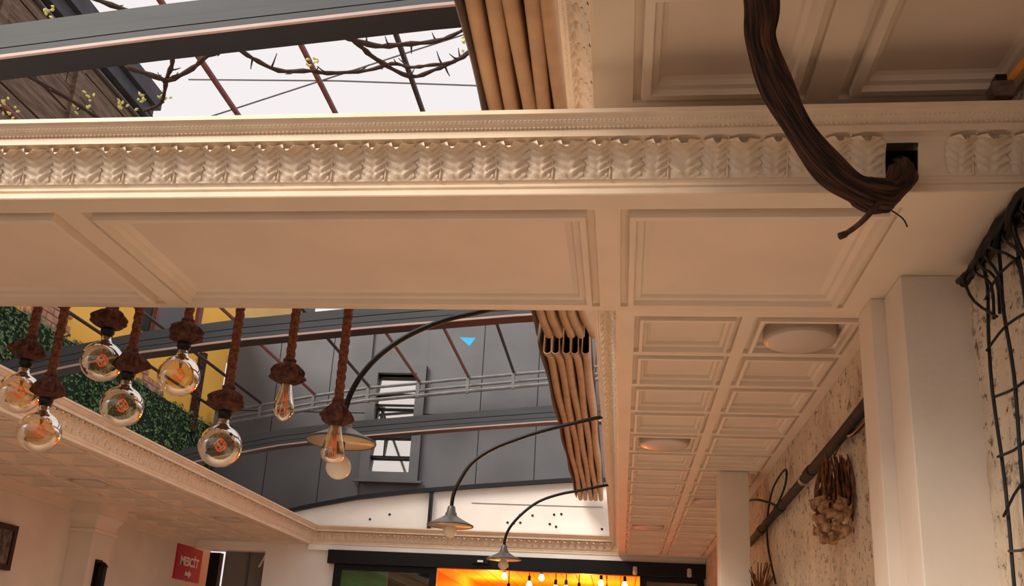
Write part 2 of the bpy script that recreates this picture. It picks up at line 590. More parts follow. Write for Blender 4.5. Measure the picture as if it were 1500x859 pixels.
def leaf_mesh(name, w, ribs, lean):
    """acanthus leaf bent up the cove: herringbone ribs, scalloped edge, curled tip"""
    mb = MB()
    NS, NT = 12, 22
    for j in range(NT + 1):
        t = j / NT
        u, v = cove(t)
        a = t * PI / 2
        nu, nv = math.cos(a * 0.85), -math.sin(a * 0.85)
        qe = ribs * t ** 0.85 + 0.9
        sc = 1 - abs(2 * (qe % 1) - 1)
        hw = w / 2 * (0.66 + 0.40 * math.sin(PI * min(1, 0.05 + t * 0.72))) * (0.88 + 0.22 * sc)
        if t > 0.86:
            hw *= 1 - 0.6 * ((t - 0.86) / 0.14) ** 1.3
        foot = min(1.0, t / 0.10)
        for i in range(NS + 1):
            s_ = i / NS * 2 - 1
            A = abs(s_)
            q = ribs * t ** 0.85 - 1.25 * A + (0.25 if s_ < 0 else 0.0)
            rib = 1 - abs(2 * (q % 1) - 1)
            d = 0.003 + 0.014 * (1 - A ** 1.6) * (0.45 + 0.55 * t)
            d += 0.0125 * (rib - 0.4) * min(1, A * 3.2) * (1.0 - 0.45 * t)
            d -= 0.004 * math.exp(-(A / 0.10) ** 2) * (1 - t)
            d = max(0.0, d) * foot
            if t > 0.80:
                d += 0.020 * ((t - 0.80) / 0.20) ** 1.5 * (1 - 0.6 * A)
            mb.v.append((s_ * hw + lean * t * t, -(u + nu * d), v + nv * d))
    for j in range(NT):
        for i in range(NS):
            a = j * (NS + 1) + i
            mb.f.append((a, a + 1, a + NS + 2, a + NS + 1))
    return mb.data(name, CROWN, True)


def stem_mesh():
    mb = MB()
    pts = []
    for j in range(9):
        t = j / 8
        u, v = cove(t)
        a = t * PI / 2 * 0.8
        pts.append((0, -(u + math.cos(a) * 0.002), v - math.sin(a) * 0.002))
    mb.tube(pts, [0.0040] * 7 + [0.0035, 0.003], 6)
    return mb.data('leaf_stem', CROWN, True)


LEAF_A, LEAF_B, STEM = leaf_mesh('acanthus_leaf', 0.100, 5.0, -0.008), leaf_mesh('acanthus_leaf', 0.078, 6.0, 0.006), stem_mesh()


def crown(name, L, base, rotz, k0=0, k1=0, hole=None, leaves=(0, None), z0=H):
    """crown of length L: local x runs along it, local -y points out of the wall; base is the world start point"""
    R = Matrix.Rotation(rotz, 3, 'Z')
    B = Vector(base)

    def W(p):
        return B + R @ Vector(p)
    mb = MB()
    m = len(CROWN_PROF)
    cuts = [0.0, L] if not hole else [0.0, hole[0], hole[1], L]
    for x in cuts:
        for u, v in CROWN_PROF:
            xx = x + (k0 * u if x == 0 else 0) - (k1 * u if x == L else 0)
            mb.v.append(W((xx, -u, v)))
    for i in range(len(cuts) - 1):
        for k in range(m - 1):
            if hole and i == 1 and hole[2] <= CROWN_PROF[k][1] < hole[3] and 8 <= k < 16:
                continue
            a = i * m + k
            mb.f.append((a, a + m, a + m + 1, a + 1))
    tr = struct(mb.build(name, CROWN))
    # two rows of beads between the upper fillets: too small to pick apart
    bd = MB()
    n = int(L / 0.0135)
    for (u, v, r) in ((0.090, 0.1865, 0.0052), (0.104, 0.203, 0.0050)):
        for i in range(n):
            x = (i + 0.5) * L / n
            if x < k0 * u + 0.005 or x > L - k1 * u - 0.005:
                continue
            q = len(bd.v)
            for dx, du, dv in ((-0.9, 0, 0), (0.9, 0, 0), (0, 0.75, 0.75), (0, 0.75, -0.75), (0, 1.3, -0.6), (0, -0.6, -1.2)):
                pass
            bd.v += [W((x - r, -u, v)), W((x + r, -u, v)), W((x, -u - r * 0.3, v + r)), W((x, -u - r, v - r * 0.6)), W((x, -u + r * 0.5, v - r))]
            bd.f += [(q, q + 3, q + 2), (q + 3, q + 1, q + 2), (q, q + 4, q + 3), (q + 4, q + 1, q + 3)]
    o = bd.build('bead_rows', CROWN, tr)
    o['kind'] = 'stuff'
    # leaves, alternating wide and narrow with a stem between
    per = 0.172
    a0, a1 = leaves[0], (leaves[1] if leaves[1] is not None else L)
    nper = int((a1 - a0) / per)
    for i in range(nper):
        x = a0 + (i + 0.5) * (a1 - a0) / nper
        for me, nm, dx, hw in ((LEAF_A, 'acanthus_leaf', -0.040, 0.036), (LEAF_B, 'acanthus_leaf', 0.045, 0.026), (STEM, 'leaf_stem', 0.0845, 0.004)):
            xx = x + dx
            if xx < k0 * 0.08 or xx > L - k1 * 0.08:
                continue
            if hole and hole[0] - hw < xx < hole[1] + hw:
                continue
            inst(nm, me, tr, W((xx, 0, 0)), rotz)
    return tr


crown('trim_1', 1.18 - WXL, (WXL, BY0, H), 0.0, hole=(HX0 - WXL, HX1 - WXL, 0.04, 0.13), leaves=(1.75, None))
crown('trim_2', OYF - BY1, (OXL, BY1, H), PI / 2, 0, 1, leaves=(0.6, None))
crown('trim_3', OXR - OXL, (OXL, OYF, H), 0.0, 1, 1)
crown('trim_6', OYF - BY1, (OXR, OYF, H), -PI / 2, 1, 0)
crown('trim_7', 3.40 + 1.2, (NXR, 3.40, H2), -PI / 2, 0, 0, leaves=(0.0, 2.4))

# ------------------------------------------------------------------ roof: arched rails, folded awning, bars
RXS = [-5.3 + 0.175 * i for i in range(31)]


def roof_rail(yr, label, small=False):
    y0 = yr - 0.12
    t_ = thing('roof_rail', (-2.5, yr - 0.06, 3.3), label, 'rail', 'arched roof rails')
    hgt = 0.17 if not small else 0.05
    if small:
        MB().sweep_x([(y0 + 0.05, 0), (y0 + 0.12, 0), (y0 + 0.12, hgt), (y0 + 0.05, hgt)], RXS, arch).build('rail_body', RAILD, t_)
        return t_
    MB().sweep_x([(y0, 0.014), (y0 + 0.12, 0.014), (y0 + 0.12, hgt), (y0 + 0.012, hgt), (y0 + 0.012, 0.105), (y0 + 0.020, 0.105), (y0 + 0.020, 0.094),
                  (y0, 0.094), (y0, 0.052), (y0 + 0.006, 0.052), (y0 + 0.006, 0.047), (y0, 0.047)], RXS, arch).build('rail_body', RAIL, t_)
    MB().sweep_x([(y0 - 0.008, 0.0), (y0 + 0.004, 0.0), (y0 + 0.004, 0.013), (y0 - 0.008, 0.013)], RXS, arch).build('lip', LIP, t_)
    MB().sweep_x([(y0 + 0.005, 0.0), (y0 + 0.12, 0.0), (y0 + 0.12, 0.013), (y0 + 0.005, 0.013)], RXS, arch).build('track', RAILD, t_)
    return t_


roof_rail(2.86, 'grey arched roof rail crossing the sky above the leafy beam cornice')
roof_rail(5.90, 'grey arched roof rail behind the hanging rope bulbs')
roof_rail(8.65, 'grey arched roof rail crossing in front of the facade window')
roof_rail(11.46, 'thin black arched rail along the top of the white gable', True)

PX0, PX1 = -0.55, -0.235


def awning(y0, y1, label, droop0, droop1, nseg=22, shift=0.0):
    t_ = thing('folded_awning', ((PX0 + PX1) / 2, (y0 + y1) / 2, 3.66), label, 'awning', 'folded awning bays')
    ys = [y0 + (y1 - y0) * i / nseg for i in range(nseg + 1)]
    # leading hem on the side of the open roof
    hem = MB()
    for y in ys:
        w = 0.006 * math.sin(y * 5)
        hem.v += [(PX0 - 0.03 + w, y, 3.70), (PX0 - 0.018 + w, y, 3.68), (PX0 - 0.008, y, 3.84), (PX0 - 0.02, y, 3.84)]
    for i in range(nseg):
        for k in range(4):
            a = i * 4 + k
            c = i * 4 + (k + 1) % 4
            hem.f.append((a, c, c + 4, a + 4))
    hem.f += [(0, 3, 2, 1), tuple(nseg * 4 + k for k in range(4))]
    hem.build('hem', FABD, t_, True)
    n = 5
    pw = (PX1 - PX0) / n
    for p in range(n):
        cx = PX0 + pw * (p + 0.5)
        mb = MB()
        M = 9
        ph = random.random() * 6
        for y in ys:
            e0, e1 = (y - y0), (y1 - y)
            dz = -droop0 * math.exp(-(e0 / 0.22) ** 2) - droop1 * math.exp(-(e1 / 0.28) ** 2)
            sw = 0.006 * math.sin(y * 3.1 + ph) + shift * math.exp(-(e1 / 0.22) ** 2) * (0.4 + 0.15 * p)
            for th_in in (0, 1):
                rad = pw * 0.46 - 0.004 * th_in
                for k in range(M):
                    a = PI * k / (M - 1)
                    kx = -math.cos(a)
                    kz = -math.sin(a) * 0.7
                    top = 0.12 if k in (0, M - 1) else 0
                    mb.v.append((cx + sw + kx * rad * (0.75 if top else 1), y, 3.715 + dz * (0 if top else 1) + kz * rad * 1.5 + top + 0.004 * th_in))
        S = 2 * M
        for i in range(nseg):
            for k in range(M - 1):
                a = i * S + k
                mb.f.append((a, a + 1, a + S + 1, a + S))
                a += M
                mb.f.append((a, a + S, a + S + 1, a + 1))
        for i in (0, nseg):
            for k in range(M - 1):
                a = i * S + k
                q = (a, a + M, a + M + 1, a + 1)
                mb.f.append(q if i == 0 else q[::-1])
        mb.build('pleat', FABRIC, t_, True)
    # batten that carries the pleats
    MB().box(PX0, PX1, y0, y1, 3.838, 3.86).build('carrier', FABD, t_)
    return t_


awning(-0.6, 5.60, 'brown folded awning pleats running over the beam to slanted open ends', 0, 0.015, 60, 0.055)
awning(5.74, 11.34, 'brown awning pleats with dark open ends running to the white gable', 0.075, 0.03, 50)

fr = thing('roof_frame', (-3.4, 6.0, 4.8), 'red and dark steel roof bars running to a galvanised cross frame', 'frame')
BARS = [(-1.50, 5.47, DARKP), (-2.12, 5.40, REDP), (-2.80, 5.32, REDP), (-3.50, 5.24, DARKP), (-4.26, 5.11, REDP), (-5.0, 4.96, DARKP), (-5.62, 4.84, DARKP)]
for x, z, m in BARS:
    MB().tube([(x, 0.8, z), (x, 6, z), (x, 11.85, z)], 0.020, 8).build('bar', m, fr)
    MB().box(x - 0.022, x + 0.022, 11.78, 11.83, z - 0.24, z + 0.02).build('bracket', STEEL, fr)
BT = sorted([(x, z) for x, z, m in BARS])
for dz, r in ((-0.035, 0.022), (-0.14, 0.020), (-0.215, 0.026)):
    MB().tube([(x, 11.80, interp(BT, x) + dz) for x in (-5.6, -4.9, -4.2, -3.5, -2.8, -2.1, -1.4, -0.7, 0.0)], r, 8).build('cross_tube', STEEL, fr)
o = MB()
o.v += [(-2.24, 11.6, 5.89), (-2.02, 11.62, 5.89), (-2.09, 11.56, 5.75), (-2.24, 11.607, 5.89), (-2.02, 11.627, 5.89), (-2.09, 11.567, 5.75)]
o.f += [(0, 2, 1), (3, 4, 5), (0, 1, 4, 3), (1, 2, 5, 4), (2, 0, 3, 5)]
o.build('pennant', BLUE, fr)['label'] = 'small blue cloth scrap'

# ------------------------------------------------------------------ neighbouring buildings seen through the roof
fac = thing('neighbor_building', (-1.5, 12.3, 3.3), 'dark grey clad facade with a tall window beyond the roof', 'building')
WX0, WX1, WZ0, WZ1 = -3.46, -2.90, 4.10, 5.52
MB().box(-5.75, WX0, 12.16, 12.5, 3.3, 6.36).box(WX1, 2.5, 12.16, 12.5, 3.3, 6.36).box(WX0, WX1, 12.16, 12.5, 3.3, WZ0).box(WX0, WX1, 12.16, 12.5, WZ1, 6.36).build('wall', GREY, fac)
seams = [-5.74, -4.95, -4.16, WX0 - 0.13, WX1 + 0.13, -1.98, -1.19, -0.40, 0.39, 1.2, 2.5]
for i in range(len(seams) - 1):
    a, c = seams[i] + 0.006, seams[i + 1] - 0.006
    if i == 3:
        continue
    MB().box(a, c, 12.13, 12.16, 3.3, 4.93).build('panel', GREY, fac)
    MB().box(a, c, 12.13, 12.16, 4.945, 6.36).build('panel', GREY, fac)
fw = MB()
fw.box(WX0 - 0.13, WX0, 12.07, 12.2, WZ0 - 0.12, WZ1 + 0.12).box(WX1, WX1 + 0.13, 12.07, 12.2, WZ0 - 0.12, WZ1 + 0.12)
fw.box(WX0, WX1, 12.07, 12.2, WZ0 - 0.12, WZ0).box(WX0, WX1, 12.07, 12.2, WZ1, WZ1 + 0.12)
fw.box(WX0 - 0.2, WX1 + 0.2, 12.03, 12.1, WZ0 - 0.15, WZ0 - 0.12)
wf = fw.build('window_frame', GREYF, fac)
zs = [WZ0, 4.32, 4.62, 5.06, 5.22, WZ1]
for i in range(5):
    pn = MB()
    lean = 0.16 * (zs[i + 1] - zs[i])
    pn.v += [(x, y + (lean if z > zs[i] else 0), z) for z in (zs[i], zs[i + 1]) for y in (12.15, 12.156) for x in (WX0, WX1)]
    pn.f += [(0, 2, 3, 1), (4, 5, 7, 6), (0, 1, 5, 4), (2, 6, 7, 3), (0, 4, 6, 2), (1, 3, 7, 5)]
    pn.build('pane', PANE, wf)
    if i:
        MB().box(WX0, WX1, 12.12, 12.17, zs[i] - 0.012, zs[i] + 0.012).build('mullion', BLACK, wf)
MB().box(WX0 + 0.17, WX0 + 0.19, 12.12, 12.17, 4.32, 4.62).build('mullion', BLACK, wf)

yb_ = thing('yellow_building', (-6.0, 9.5, 0), 'yellow rendered neighbour wall above the green ivy', 'building')
MB().box(-6.1, -5.75, 2.0, 12.13, 0, 6.0).build('wall', YELLOW, yb_)
MB().box(-6.1, -5.75, 9.2, 12.13, 6.0, 6.55).build('wall', YELLOW, yb_)
MB().box(-5.75, -5.735, 9.62, 9.92, 5.25, 6.3).build('shutter', BLACK, yb_)
w_ = MB().box(-5.75, -5.70, 9.95, 10.02, 5.30, 6.3).box(-5.75, -5.70, 10.72, 10.80, 5.30, 6.3).box(-5.75, -5.70, 10.02, 10.72, 5.30, 5.37).build('window_frame', REDP, yb_)
MB().box(-5.75, -5.725, 10.02, 10.72, 5.37, 6.3).build('pane', GREYF, w_)
MB().box(-5.75, -5.70, 11.0, 11.10, 5.55, 6.5).build('downpipe', REDP, yb_)
MB().tube([(-5.70, 11.30, 4.4), (-5.70, 11.30, 5.5)], 0.06, 8).build('downpipe', BARK, yb_)
bmesh_brick = MB().box(-0.02, 0.02, -0.10, 0.10, -0.032, 0.032).data('brick', BRICKM)
for rr_ in range(6):
    for cc in range(3):
        inst('brick', bmesh_brick, yb_, (-5.745, 7.75 + cc * 0.215 + (0.11 if rr_ % 2 else 0), 4.66 + rr_ * 0.075))
for rr_ in range(3):
    for cc in range(3 - rr_):
        inst('brick', bmesh_brick, yb_, (-5.745, 9.95 + cc * 0.215 + (0.11 if rr_ % 2 else 0), 4.66 + rr_ * 0.075))
MB().box(-6.1, -4.86, 12.52, 12.9, 5.9, 7.0).build('rear_wall', OCHRE, yb_)
MB().box(-4.86, -4.80, 12.50, 12.9, 5.9, 7.05).build('downpipe', BLACK, yb_)

wh = thing('wooden_house', (-6.0, 6.0, 6.0), 'old weathered wooden house wall with dark eave against the sky', 'building')
MB().box(-6.15, -5.78, 1.0, 9.0, 6.0, 7.75).build('wall', WOODO, wh)
z = 6.0
k = 0
while z < 7.45:
    h_ = (0.30, 0.22, 0.34, 0.26)[k % 4]
    ym = 4.2 + (k * 1.7) % 3.5
    dx = random.uniform(0.0, 0.03)
    MB().box(-5.78, -5.745 + dx, 1.0, ym, z, z + h_ - 0.02).build('plank', WOODO, wh)
    MB().box(-5.78, -5.74 + dx * 0.5, ym + 0.015, 9.0, z, z + h_ - 0.02).build('plank', WOODO, wh)
    z += h_
    k += 1
MB().box(-5.78, -5.66, 1.0, 9.0, z, z + 0.16).build('eave_board', WOODD, wh)
MB().box(-5.78, -5.60, 1.0, 9.05, z + 0.17, z + 0.40).build('eave_board', WOODD, wh)
for y in (3.2, 4.9, 6.4, 7.6):
    MB().box(-5.74, -5.69, y, y + 0.10, 6.0, z).build('batten', WOODO, wh)

iv = MB()
for i in range(15000):
    y = random.uniform(3.2, 12.1)
    top = 4.66 + 0.06 * noise.noise(Vector((y * 4, 0, 0)))
    z = top - (top - 3.30) * random.random()
    x = -5.70 + 0.05 * noise.noise(Vector((y * 2.5, z * 2.5, 3))) + random.uniform(-0.02, 0.03)
    s_ = random.uniform(0.018, 0.036)
    a, e = random.uniform(0, 2 * PI), random.uniform(-0.7, 0.7)
    n_ = Vector((1, e, random.uniform(-0.3, 0.9))).normalized()
    t1 = n_.cross(Vector((0, math.sin(a), math.cos(a)))).normalized()
    t2 = n_.cross(t1)
    q = len(iv.v)
    p = Vector((x, y, z))
    iv.v += [p - t1 * s_ * 0.6, p - t2 * s_ * 0.2 + n_ * 0.004, p + t1 * s_, p + t2 * s_ * 0.7]
    iv.f.append((q, q + 1, q + 2, q + 3))
ivo = iv.build('ivy_leaves', IVY)
tag(ivo, 'dense dark green ivy leaves covering the foot of the yellow wall', 'ivy', None, 'stuff')
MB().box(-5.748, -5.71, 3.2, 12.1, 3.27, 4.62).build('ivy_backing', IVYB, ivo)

# overhead vine twigs and wires over the entrance opening
tw = thing('vine_twigs', (-1.8, 3.6, 4.3), 'bare vine twigs with yellow green buds against the pale sky', 'vine')
BR = [
    [(-2.42, 3.56), (-2.28, 3.62), (-2.24, 3.64), (-2.1, 3.59), (-2.0, 3.53), (-1.85, 3.49), (-1.78, 3.54), (-1.67, 3.6), (-1.51, 3.6), (-1.44, 3.64), (-1.26, 3.68), (-1.12, 3.62), (-1.03, 3.62), (-0.93, 3.58), (-0.81, 3.56), (-0.72, 3.51), (-0.64, 3.40)],
    [(-2.15, 3.40), (-2.18, 3.54), (-2.26, 3.65), (-2.37, 3.82), (-2.52, 3.92)],
    [(-1.28, 3.36), (-1.23, 3.44), (-1.17, 3.53), (-1.04, 3.66), (-0.92, 3.65), (-0.82, 3.62), (-0.71, 3.53)],
    [(-1.28, 3.36), (-1.15, 3.43), (-1.03, 3.46), (-0.88, 3.48), (-0.76, 3.41), (-0.66, 3.30)],
    [(-3.06, 3.52), (-3.01, 3.64), (-2.86, 3.83), (-2.78, 3.96), (-2.6, 4.2)],
    [(-2.42, 3.0), (-2.34, 3.1), (-2.17, 3.16), (-2.0, 3.3), (-1.85, 3.49)]]
for bi, br in enumerate(BR):
    pts = smooth_path([(x, y, 4.3 + 0.03 * math.sin(x * 9 + bi)) for x, y in br], 4)
    b_ = MB().tube(pts, [0.013 * (1 - 0.45 * i / len(pts)) * (1 + 0.25 * math.sin(i * 2.3)) for i in range(len(pts))], 6).build('branch', TWIG, tw, True)
    for i in range(3, len(pts) - 1, 3):
        p = pts[i]
        d = Vector((random.uniform(-1, 1), random.uniform(-1, 1), random.uniform(-0.4, 0.6))).normalized()
        ln = random.uniform(0.03, 0.085)
        MB().tube([p, p + d * ln * 0.5, p + d * ln + Vector((0, 0, 0.01))], [0.006, 0.004, 0.002], 5).build('spur', TWIG, b_, True)
budm = MB().lathe([(0.001, -0.011), (0.006, -0.004), (0.007, 0.002), (0.001, 0.013)], n=6).data('bud', BUD, True)
for x, y in [(-2.57, 3.17), (-2.61, 3.86), (-2.77, 3.8), (-2.88, 3.89), (-2.49, 3.83), (-2.36, 3.8), (-0.72, 3.42), (-0.72, 3.48), (-1.49, 3.57), (-3.25, 3.83), (-3.26, 3.89)]:
    for k in range(7):
        o = inst('bud', budm, tw, (x + random.gauss(0, 0.018), y + random.gauss(0, 0.018), 4.3 + random.gauss(0, 0.016)))
        o.rotation_euler = (random.uniform(-1.2, 1.2), random.uniform(-1.2, 1.2), random.uniform(0, 3))
tag(MB().tube([(-5.7, 9.5, 7.85), (-4.98, 9.5, 8.1), (-2.56, 9.5, 8.96), (1.0, 9.5, 10.2)], 0.011, 5).build('overhead_wire', STEEL), 'thin overhead wire rising to the right across the sky', 'wire', 'overhead wires')
tag(MB().tube([(-5.7, 9.7, 8.72), (-3.6, 9.5, 8.50), (-1.78, 9.5, 8.38), (1.0, 9.5, 8.3)], 0.011, 5).build('overhead_wire', STEEL), 'thin overhead wire sagging almost level across the sky', 'wire', 'overhead wires')

# ------------------------------------------------------------------ rope pendants
rod = tag(MB().tube([(-5.6, 3.54, 3.5), (-2, 3.54, 3.5), (-0.2, 3.54, 3.5)], 0.02, 8).build('hanging_rod', BLACK), 'black steel rod behind the beam that carries the rope bulbs', 'rod')


def cap_mesh(seed, flat):
    rs = random.Random(seed)
    pr = [(0.020, 0.118), (0.026, 0.108), (0.024, 0.096), (0.036, 0.082), (0.052, 0.060), (0.064, 0.036), (0.062, 0.026), (0.044, 0.012), (0.030, 0.0)]
    if flat:
        pr = [(0.020, 0.112), (0.028, 0.104), (0.026, 0.090), (0.046, 0.078), (0.062, 0.058), (0.060, 0.040), (0.066, 0.026), (0.050, 0.010), (0.030, 0.0)]
    ph = [rs.uniform(0, 6) for _ in range(4)]
    pr = [(p.x, p.z) for p in smooth_path([(r, 0, z) for r, z in pr], 4)]

    def fn(th, q):
        w = math.sin(PI * min(1, max(0, (q - 0.15) / 0.85)))
        return 1 + w * (0.13 * math.sin(6 * th + ph[0] + 4 * q) + 0.11 * math.sin(17 * th + ph[1] + 3 * q) + 0.10 * math.sin(3 * th + ph[2]) + 0.25 * noise.noise(Vector((2.2 * math.cos(th), 2.2 * math.sin(th), q * 3 + ph[3]))))
    return MB().lathe(pr, n=64, fn=fn).data('rope_knot', ROPED, True)


def bulb_prof(kind):
    if kind == 'globe':
        p = [(0.022, 0.118), (0.022, 0.100), (0.026, 0.088)]
        return p + [(0.088 * math.sin(a), 0.088 * math.cos(a)) for a in [0.42 + i * (PI - 0.43) / 16 for i in range(17)]]
    if kind == 'drop':
        return [(0.022, 0.085), (0.024, 0.06), (0.030, 0.03), (0.038, 0.0), (0.044, -0.03), (0.042, -0.048), (0.030, -0.066), (0.014, -0.082), (0.001, -0.087)]
    return [(0.022, 0.09), (0.026, 0.06), (0.036, 0.02), (0.046, -0.02), (0.048, -0.04), (0.042, -0.060), (0.026, -0.074), (0.001, -0.080)]


BULB = {k: MB().lathe(bulb_prof(k), n=28, close=False).data('bulb', AMBER, True) for k in ('globe', 'drop', 'pear')}
CAPS = [cap_mesh(3, False), cap_mesh(5, True), cap_mesh(9, False)]
SOCK = MB().lathe([(0.029, 0.0), (0.029, -0.03), (0.024, -0.036), (0.024, -0.045)], n=20).data('socket', BLACK, True)
fl = MB()
for i in range(6):
    a = i * PI / 3
    pts = []
    for j in range(9):
        t = j / 8
        r_ = 0.020 * math.sin(PI * t) + 0.004
        pts.append((r_ * math.cos(a + 2.2 * t), r_ * math.sin(a + 2.2 * t), 0.032 - 0.055 * t))
    fl.tube(pts, 0.0020, 4)
FIL = fl.data('filament', FILAM)
fs = MB().tube([(0, 0, 0.115), (0, 0, 0.06), (0, 0, 0.035)], [0.012, 0.009, 0.004], 8).data('filament_stem', GARLIC, True)
flong = MB()
for i in range(5):
    a = i * PI / 2.5
    flong.tube([(0.006 * math.cos(a), 0.006 * math.sin(a), 0.05), (0.018 * math.cos(a), 0.018 * math.sin(a), -0.05)], 0.0018, 4)
FILL = flong.data('filament', FILAM)

PEND = [
    (-2.59, 2.63, 'globe', 0, 'amber globe bulb on rope overlapping the left crown, lower edge not yet below the soffit', 0.045),
    (-2.46, 2.46, 'globe', 2, 'amber globe bulb on rope hanging against the left coffered ceiling', 0.0),
    (-2.24, 2.78, 'globe', 1, 'amber globe bulb hung highest, on the shortest rope, before the yellow wall', 0.0),
    (-2.11, 2.58, 'globe', 0, 'amber globe bulb on rope hanging against the green ivy', 0.0),
    (-1.88, 2.72, 'globe', 1, 'amber globe bulb on rope at the right end of the ivy, before the brown downpipe', 0.0),
    (-1.65, 2.42, 'globe', 1, 'amber globe bulb on rope hanging low at the corner of yellow wall and grey facade', 0.0),
    (-1.40, 2.62, 'drop', 1, 'slim teardrop filament bulb on rope before the grey facade', 0.0),
    (-1.17, 2.44, 'pear', 0, 'pear shaped filament bulb on rope in front of the gooseneck lamp shade', 0.0)]
PEND[0] = PEND[0][:4] + ('amber globe bulb on rope overlapping the left crown moulding above the soffit', 0.0)


def strands(th, d):
    return 0.72 + 0.30 * abs(math.cos(1.5 * th - d * 80))


for x, z, kind, ci, label, _ in PEND:
    y = 3.54
    t_ = thing('rope_pendant', (x, y, z), label, 'pendant lamp', 'rope bulbs hanging behind the beam')
    top = {'globe': 0.118, 'drop': 0.085, 'pear': 0.09}[kind]
    short = kind != 'globe'
    zs_ = z + top + (0.0 if short else 0.028)
    if not short:
        inst('socket', SOCK, t_, (x, y, zs_ + 0.012))
    inst('rope_knot', CAPS[ci], t_, (x, y, zs_ - (0.012 if short else -0.004)), random.uniform(0, 3))
    zr = zs_ + 0.10
    n = max(8, int((3.5 - zr) / 0.009))
    MB().tube([(x, y, zr + (3.5 - zr) * i / n) for i in range(n + 1)], 0.0205, 12, True, strands).build('rope', ROPE, t_, True)
    bl = inst('bulb', BULB[kind], t_, (x, y, z))
    inst('filament', FIL if kind == 'globe' else FILL, bl, (x, y, z - (0.0 if kind == 'globe' else 0.01)), random.uniform(0, 3))
    inst('filament_stem', fs, bl, (x, y, z - (0 if kind == 'globe' else 0.02)))

# ------------------------------------------------------------------ gooseneck lamps
SH = MB().lathe([(0.020, 0.125), (0.024, 0.120), (0.030, 0.085), (0.036, 0.080), (0.040, 0.062), (0.075, 0.040), (0.120, 0.018), (0.148, 0.004), (0.152, 0.0), (0.150, -0.006),
                 (0.144, -0.002)], n=40, close=False).data('shade', SHADE, True)
SHI = MB().lathe([(0.146, -0.003), (0.118, 0.011), (0.074, 0.032), (0.038, 0.052), (0.020, 0.056)], n=40).data('shade_lining', SHADEIN, True)
SKT = MB().lathe([(0.018, 0.06), (0.018, -0.01), (0.014, -0.02)], n=16).data('socket', BLACK, True)
LB1 = MB().lathe([(0.013, 0.055)] + [(0.054 * math.sin(a), 0.054 * math.cos(a)) for a in [0.3 + i * (PI - 0.31) / 12 for i in range(13)]], n=24).data('bulb', OPAL, True)
LB2 = MB().lathe([(0.013, 0.055)] + [(0.045 * math.sin(a), 0.045 * math.cos(a)) for a in [0.3 + i * (PI - 0.31) / 12 for i in range(13)]], n=24).data('bulb', OPAL, True)
LAMPS = [
    ((-1.21, 3.76, 2.505), [(-0.09, 3.24), (-0.35, 3.19), (-0.65, 3.11), (-0.8, 3.07), (-0.95, 3.0), (-1.07, 2.91), (-1.15, 2.81), (-1.195, 2.71), (-1.21, 2.62)], LB1, -0.112,
     'black gooseneck lamp with grey dish shade and round white bulb behind the rope bulbs'),
    ((-1.10, 5.85, 2.472), [(-0.09, 3.23), (-0.18, 3.21), (-0.33, 3.17), (-0.51, 3.12), (-0.68, 3.06), (-0.86, 2.98), (-0.99, 2.88), (-1.07, 2.74), (-1.095, 2.66), (-1.10, 2.59)], LB2, -0.035,
     'black gooseneck lamp with grey dish shade in front of the white gable post'),
    ((-1.015, 8.0, 2.515), [(-0.09, 3.20), (-0.16, 3.19), (-0.37, 3.14), (-0.55, 3.1), (-0.73, 3.03), (-0.87, 2.92), (-0.97, 2.8), (-1.01, 2.70), (-1.015, 2.63)], LB2, -0.045,
     'black gooseneck lamp with grey dish shade above the glowing doorway')]
for c, path, lbm, dz, label in LAMPS:
    t_ = thing('gooseneck_lamp', c, label, 'wall lamp', 'gooseneck lamps along the right crown')
    MB().tube(smooth_path([(x, c[1], z) for x, z in path], 6), 0.0125, 10).build('arm', BLACK, t_, True)
    q = MB().tube([(path[0][0] - 0.02, c[1], path[0][1]), (path[0][0] + 0.03, c[1], path[0][1])], 0.035, 14)
    q.build('wall_plate', BLACK, t_)
    s_ = inst('shade', SH, t_, c)
    inst('shade_lining', SHI, s_, c)
    inst('socket', SKT, t_, (c[0], c[1], c[2] - (0.04 if lbm is LB1 else 0.0)))
    inst('bulb', lbm, t_, (c[0], c[1], c[2] + dz))

# ------------------------------------------------------------------ ceiling lights
RIM = MB().lathe([(0.150, 0.005), (0.152, -0.040), (0.147, -0.052), (0.138, -0.054)], n=40, close=False).data('rim', DISCR, True)
DIF = MB().lathe([(0.142, -0.050), (0.135, -0.058), (0.10, -0.064), (0.05, -0.067), (0.001, -0.068)], n=40, close=False).data('diffuser', DISC, True)
for x, y, label in ((0.73, 3.76, 'round white ceiling light in the first coffer beside the pier'),
                    (0.25, 5.647, 'round white ceiling light in the inner coffer row, fifth from the beam'),
                    (0.73, 7.559, 'round white ceiling light half hidden behind the square post'),
                    (0.25, 8.993, 'round white ceiling light in the coffers near the glowing door'),
                    (-4.685, 7.559, 'round white ceiling light in the middle of the left coffers by the capital'),
                    (-4.20, 9.471, 'round white ceiling light in the left coffers beside the far crown corner')):
    t_ = thing('ceiling_light', (x, y, H + 0.040), label, 'ceiling light', 'round flush ceiling lights')
    inst('rim', RIM, t_, (x, y, H + 0.040))
    inst('diffuser', DIF, t_, (x, y, H + 0.040))

